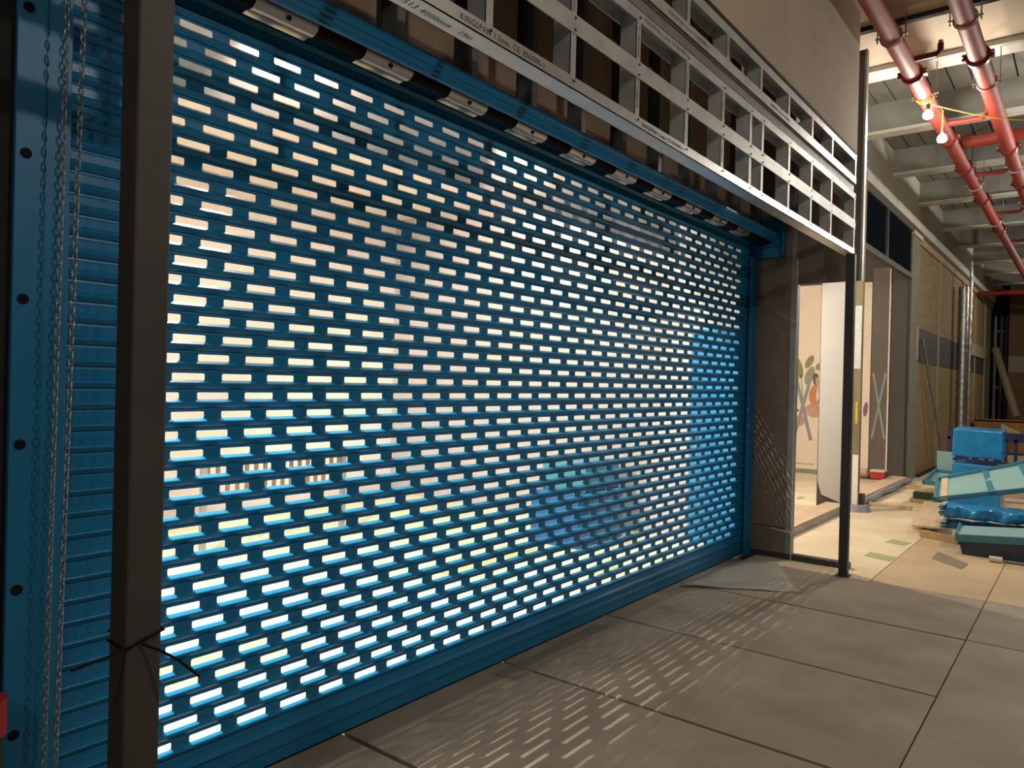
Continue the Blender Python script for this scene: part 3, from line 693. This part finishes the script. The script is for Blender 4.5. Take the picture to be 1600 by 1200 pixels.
# timber pieces
def plank(label, pts, z0, z1, w, m_=TIMBER, group='loose timber lengths on the floor'):
    a, b = [Vector(p) for p in pts]; d = (b-a).normalized(); n_ = Vector((-d.y, d.x, 0))*w/2
    return tag(obj('timber_length', MB().slab([(a-n_).to_3d()+Vector((0, 0, z0)), a+n_+Vector((0, 0, z0)), b+n_+Vector((0, 0, z0)), b-n_+Vector((0, 0, z0))], (0, 0, z1-z0)), m_, None, bevel=0.004), label, 'timber', group)
f0 = lambda x, y: OZ(x, y, 0)
plank('long timber batten lying on the floor between the pier and the pallet', (f0(1358, 790), f0(1452, 800)), 0, 0.05, 0.09, TIMBER_P)
plank('pale pallet board jutting out from under the blue wrapped panels', (f0(1447, 835), f0(1462, 795)), 0.075, 0.10, 0.30, TIMBER_P)
plank('pallet bearer under the pale board by the blue panels', (f0(1440, 838), f0(1500, 850)), 0.0, 0.075, 0.09)
plank('short timber block on the floor left of the pallet board', (f0(1430, 826), f0(1444, 829)), 0.0, 0.06, 0.07)
plank('timber strip lying behind the green tray near the grey column', (f0(1416, 763), f0(1440, 765)), 0.0, 0.06, 0.1)
gt = thing('green_tray', 'small green tray resting on timber offcuts beside the blue panels', 'tray', OZ(1442, 783, 0))
g0 = OZ(1444, 784, 0)
obj('offcut', MB().box(g0.x-0.25, g0.x+0.2, g0.y-0.16, g0.y+0.16, 0.0, 0.06), TIMBER, gt)
obj('tray_body', bx(g0.x-0.2, g0.x+0.25, g0.y-0.17, g0.y+0.12, 0.06, 0.16), GREEN, gt)
obj('top_slat', bx(g0.x-0.1, g0.x+0.22, g0.y-0.2, g0.y+0.1, 0.16, 0.19), TIMBER_P, gt)
# blue wrapped panels
GRP = 'blue wrapped panels stacked on the floor'
def tray(label, A, B, C, D, rim, battens=(), name='metal_tray'):
    """open tray: front-left A, front-right B, back-right C, back-left D"""
    A, B, C, D = [Vector(p) for p in (A, B, C, D)]
    nrm = (B-A).cross(D-A).normalized()
    if nrm.z < 0: nrm = -nrm
    t = thing(name, label, 'tray', (A+B+C+D)/4, GRP)
    obj('sheet', MB().slab([A, B, C, D], nrm*0.012), TRAYM, t)
    e = 0.03
    u = (B-A).normalized(); v = (D-A).normalized()
    for P, Q, w in ((A, B, v), (D, C, -v), (A, D, u), (B, C, -u)):
        obj('rim', MB().slab([P, Q, Q+w*e, P+w*e], nrm*rim), TRAYE, t)
    for f, m_, bw_ in battens:
        P, Q = A.lerp(B, f)+nrm*0.012, D.lerp(C, f)+nrm*0.012
        obj('cross_strip', MB().slab([P, P+u*bw_, Q+u*bw_, Q], nrm*0.02), m_, t)
    return t
tray('open teal tray panel tilted on top of the pile with cross strips', OX(1460, 784, 9.6), OX(1640, 766, 9.6), OX(1612, 724, 10.5), OX(1464, 752, 10.5), 0.05, ((0.06, TIMBER_P, 0.07), (0.50, TRAYE, 0.06), (0.86, TRAYE, 0.08)))
def bundle(label, X, x0, y0, x1, y1, r, m_, ends=True):
    a, b = OX(x0, y0, X), OX(x1, y1, X); n_ = 40; pts = []; rad = []
    for k in range(n_+1):
        p = a.lerp(b, k/n_); pts.append(p+Vector((0, 0, 0.006*math.sin(k*0.5)))); rad.append(r*(1+0.06*math.sin(k*0.6)+0.03*math.cos(k*1.7)))
    t = thing('film_bundle', label, 'bundle', (a+b)/2, GRP)
    mb = MB(); base = 0; seg = 14
    for k, p in enumerate(pts):
        for j in range(seg):
            an = 2*math.pi*j/seg; rr = rad[k]*(1+0.05*math.sin(3*an+k*0.45))
            mb.v.append((p.x+2.6*rr*math.copysign(abs(math.cos(an))**0.5, math.cos(an)), p.y+0.02*math.sin(an*2), p.z+rr*math.copysign(abs(math.sin(an))**0.6, math.sin(an))))
    for k in range(n_):
        for j in range(seg):
            a0 = k*seg+j; a1 = k*seg+(j+1) % seg; mb.f.append((a0, a1, a1+seg, a0+seg))
    mb.f.append(tuple(range(seg))); mb.f.append(tuple(n_*seg+j for j in range(seg)))
    obj('film_wrap', mb, m_, t, True)
    if ends:
        e0 = pts[0]
        for k in range(5):
            zz = e0.z-r*0.8+k*r*0.4
            obj('panel_end', bx(e0.x-0.18, e0.x+0.18, e0.y, e0.y+0.05+0.012*(k % 2), zz, zz+r*0.22), TRAYE if k % 2 else TRAYM, t)
    return t
bundle('glossy blue film bundle at the middle of the panel pile', 9.45, 1480, 796, 1660, 815, 0.072, FILM)
bundle('dark blue film bundle under the middle of the panel pile', 9.40, 1482, 818, 1660, 836, 0.045, FILM_D)
ft = thing('film_wrapped_tray', 'teal edged tray at the front of the pile with a navy film skirt', 'tray', (9.0, -2.0, 0), GRP)
pA, pB = OX(1497, 830, 9.0), OX(1660, 838, 9.0)
fl_, fr_ = OX(1504, 866, 9.0), OX(1660, 880, 9.0)
obj('film_skirt', MB().slab([(8.98, fl_.y, 0.0), (8.98, fr_.y, 0.0), (8.98, pB.y, pB.z-0.06), (8.98, pA.y, pA.z-0.06)], (0.1, 0, 0)), FILM_S, ft)
obj('panel_face', MB().slab([(8.95, pA.y, pA.z-0.10), (8.95, pB.y, pB.z-0.10), (8.95, pB.y, pB.z-0.03), (8.95, pA.y, pA.z-0.03)], (0.03, 0, 0)), TRAYE, ft)
obj('panel_top', MB().slab([(8.95, pA.y, pA.z-0.03), (8.95, pB.y, pB.z-0.03), (9.22, pB.y, pB.z+0.02), (9.22, pA.y, pA.z+0.02)], (0, 0, 0.01)), TRAYM, ft)
obj('panel_side', MB().slab([(8.95, pA.y, pA.z-0.10), (9.22, pA.y, pA.z-0.05), (9.22, pA.y, pA.z+0.06), (8.95, pA.y, pA.z-0.01)], (0, 0.02, 0)), TRAYE, ft)
# upright stack in bright blue film
bs = thing('wrapped_stack', 'upright stack of boxes in bright blue film at the back of the pile', 'wrapped stack', (12.1, -1.52, 0.0), GRP)
c00, c01, c10, c11 = OX(1487, 712, 12), OX(1567, 720, 12), OX(1490, 669, 12), OX(1568, 675, 12)
obj('upper_box', MB().slab([c00, c01, c11, c10], (0.45, 0, 0.02)), FILM, bs, bevel=0.02)
c20, c21 = OX(1487, 722, 11.9), OX(1564, 731, 11.9)
obj('lower_box', MB().slab([(11.9, c20.y, 0.0), (11.9, c21.y, 0.0), c21, c20], (0.6, 0, 0)), FILM, bs, bevel=0.02)
for k in range(8):
    f = (k+0.5)/8; p = c00.lerp(c01, f)
    obj('edge_gap', bx(11.97, 12.02, p.y-0.022, p.y+0.022, p.z-0.055+0.02*(k % 2), p.z-0.02+0.02*(k % 2)), BARRIER, bs)
pb = slabthing('coated_sheet', 'flat teal sheet standing on edge beside the bright blue stack', 'sheet', [(13.08, OX(1464, 741, 13.08).y, 0.0), (13.08, OX(1492, 746, 13.08).y, 0.0), OX(1492, 707, 13.08), OX(1464, 704, 13.08)], (0.02, 0, 0), TRAYM)
tray('low teal tray panel lying left of the bright blue stack', OX(1441, 757, 12.2), OX(1490, 762, 12.2), OX(1492, 742, 13.0), OX(1460, 738, 13.0), 0.06)
# navy barrier behind
ba = thing('plastic_barrier', 'navy blue plastic barrier with openings behind the blue stack', 'barrier', (14, -1.6, 0))
l0, l1 = OX(1481, 672, 14), OX(1660, 680, 14)
obj('top_bar', bx(13.97, 14.03, l1.y, l0.y, l0.z-0.14, l0.z), BARRIER, ba)
obj('bottom_bar', bx(13.97, 14.03, l1.y, l0.y, 0.35, 0.60), BARRIER, ba)
obj('middle_bar', bx(13.98, 14.02, l1.y, l0.y, 0.72, 0.76), BARRIER, ba)
y = l0.y
while y > l1.y:
    obj('upright', bx(13.97, 14.03, y-0.045, y, 0.0 if abs(y-l0.y) < .01 else 0.6, l0.z-0.1), BARRIER, ba); y -= 0.13
obj('foot', bx(13.8, 14.2, l0.y-0.1, l0.y, 0, 0.05), BARRIER, ba)
obj('foot', bx(13.8, 14.2, l1.y, l1.y+0.1, 0, 0.35), BARRIER, ba)
# plywood crate, foil duct, leaning poles, scaffold poles at the far end
cr_ = thing('plywood_crate', 'orange plywood crate far down the corridor with a pale sack on it', 'crate', (25, -2, 0))
k0, k1 = OX(1522, 655, 25), OX(1640, 655, 25)
obj('side', bx(25, 25.05, k1.y, k0.y, 0, k0.z), PLY, cr_); obj('top', bx(25, 26.2, k1.y, k0.y, k0.z-0.05, k0.z-0.01), PLY, cr_)
obj('sack', MB().tube([(24.85, OX(1552, 668, 24.8).y, 0.5), (24.85, OX(1565, 664, 24.8).y, 0.62), (24.85, OX(1592, 666, 24.8).y, 0.5)], 0.2, 10, radii=[0.1, 0.22, 0.12]), BATTEN, cr_, True)
du = thing('foil_duct', 'foil wrapped vertical duct against the sheeted wall', 'duct', (21.4, -0.22, 0))
nn = 60; dx0, dx1 = 21.3, 21.3
obj('duct_body', MB().tube([(dx0, -0.20, 4.3*k/nn) for k in range(nn+1)], 0.12, 12, radii=[0.12*(1+0.07*math.sin(k*2.4)) for k in range(nn+1)]), FOIL, du, True)
obj('side_tube', MB().tube([(dx0-0.1, -0.36, 5.0*k/nn) for k in range(nn+1)], 0.035, 8, radii=[0.035*(1+0.2*math.sin(k*1.7)) for k in range(nn+1)]), FOIL, du, True)
pp0, pp1 = OY(1441, 527, -0.06), OY(1473, 708, -0.22)
tag(obj('leaning_pole', MB().tube([pp0, pp1, pp1+(pp1-pp0)*(pp1.z/(pp0.z-pp1.z))], 0.03, 8), GALV_D, None, True), 'thin grey pole leaning on the charcoal band of the sheeted wall', 'pole')
tag(obj('timber_prop', MB().tube([OX(1555, 545, 31), OX(1588, 652, 30)], 0.12, 8), BATTEN, None), 'brown timber prop leaning before the dark opening far away', 'timber')
sc = thing('scaffold_poles', 'cluster of scaffold poles in the dark opening past the sheeted wall', 'scaffold', (33, 0.2, 0))
for x in (1553, 1563, 1571, 1577):
    p = OX(x, 600, 33); obj('standard', MB().tube([(33, p.y, 0), (33, p.y, 4.6)], 0.06, 8), GALV_D, sc, True)
for z in (1.9, 3.0, 4.0): obj('ledger', MB().tube([(33, OX(1550, 600, 33).y, z), (33, OX(1582, 600, 33).y, z)], 0.05, 8), GALV_D, sc, True)
# plug and lead by the front panel
pg = thing('extension_plug', 'pale cable plug and lead on the floor before the wrapped panels', 'plug', OZ(1555, 873, 0))
pv = OZ(1555, 874, 0.03)
obj('plug_body', MB().tube([pv+Vector((0, 0.05, 0)), pv+Vector((0, -0.06, 0))], 0.03, 10), P_WHITE, pg, True)
obj('lead', MB().tube([pv+Vector((0, -0.06, -0.01)), OZ(1580, 880, 0.01), OZ(1640, 888, 0.01)], 0.008, 6), POST_D, pg, True)
# red and green canister at the left edge
cc = OY(6, 1085, -0.16)
cn = thing('canister', 'dark green canister with a red upper band beside the hand chain', 'canister', (cc.x-0.03, -0.16, 0))
obj('body', MB().tube([(cc.x-0.055, -0.16, 0.0), (cc.x-0.055, -0.16, OY(6, 1140, -0.16).z)], 0.055, 18), GREEN, cn, True)
obj('red_band', MB().tube([(cc.x-0.055, -0.16, OY(6, 1140, -0.16).z), (cc.x-0.055, -0.16, cc.z)], 0.062, 18), REDTAG, cn, True)
# ================================================================== THINGS INSIDE THE SHUTTERED UNIT
fd = thing('film_covered_door', 'blue film covered door leaf against the partition behind the shutter', 'door leaf', (7.57, 0.38, 0))
obj('leaf', bx(7.55, 7.59, 0.08, 0.69, 0.0, 2.31), FILM, fd)
obj('handle', MB().tube([(7.52, 0.6, 1.0), (7.52, 0.6, 1.15)], 0.012, 8), STEEL, fd)
ws = thing('wrapped_stack', 'low stack of blue wrapped boxes on the floor behind the shutter', 'wrapped stack', (6.7, 1.6, 0))
obj('box', bx(6.3, 7.2, 1.3, 1.9, 0.0, 0.55), FILM_D, ws, bevel=0.01); obj('box', bx(6.5, 7.2, 1.35, 1.9, 0.55, 0.85), TRAYE, ws, bevel=0.01)
for i, (x, y, m_, w, lab) in enumerate(((2.35, 0.75, GTAPE, 0.35, 'green tape strip on the floor behind the chain end of the shutter'), (4.6, 1.1, GTAPE, 0.4, 'green tape strip on the floor behind the middle of the shutter'), (5.6, 0.62, GTAPE, 0.45, 'green tape strip on the floor behind the shutter by the blue film door'))):
    slabthing('floor_tape', lab, 'tape', [(x, y, 0.004), (x+w, y, 0.004), (x+w, y+0.08, 0.004), (x, y+0.08, 0.004)], (0, 0, 0.001), m_)
for i, (x, y, lab) in enumerate(((1.6, 1.0, 'plywood sheet on the floor behind the chain end of the shutter'), (4.7, 1.4, 'plywood sheet on the floor behind the shutter by the blue film door'))):
    slabthing('plywood_sheet', lab, 'plywood', [(x, y, 0.003), (x+1.3, y, 0.003), (x+1.3, y+0.5, 0.003), (x, y+0.5, 0.003)], (0, 0, 0.012), PLYP)
ra = thing('slatted_rack', 'pale slatted rack standing in the unit behind the shutter', 'rack', (4.2, 3.6, 0))
for k in range(16): obj('slat', bx(3.6+0.1*k, 3.63+0.1*k, 3.6, 3.63, 0.55, 0.85), P_BROWN, ra)
obj('rail', bx(3.55, 5.2, 3.59, 3.64, 0.85, 0.89), GALV_D, ra)
for x in (3.55, 5.15): obj('leg', bx(x, x+0.05, 3.59, 3.64, 0, 0.85), GALV_D, ra)
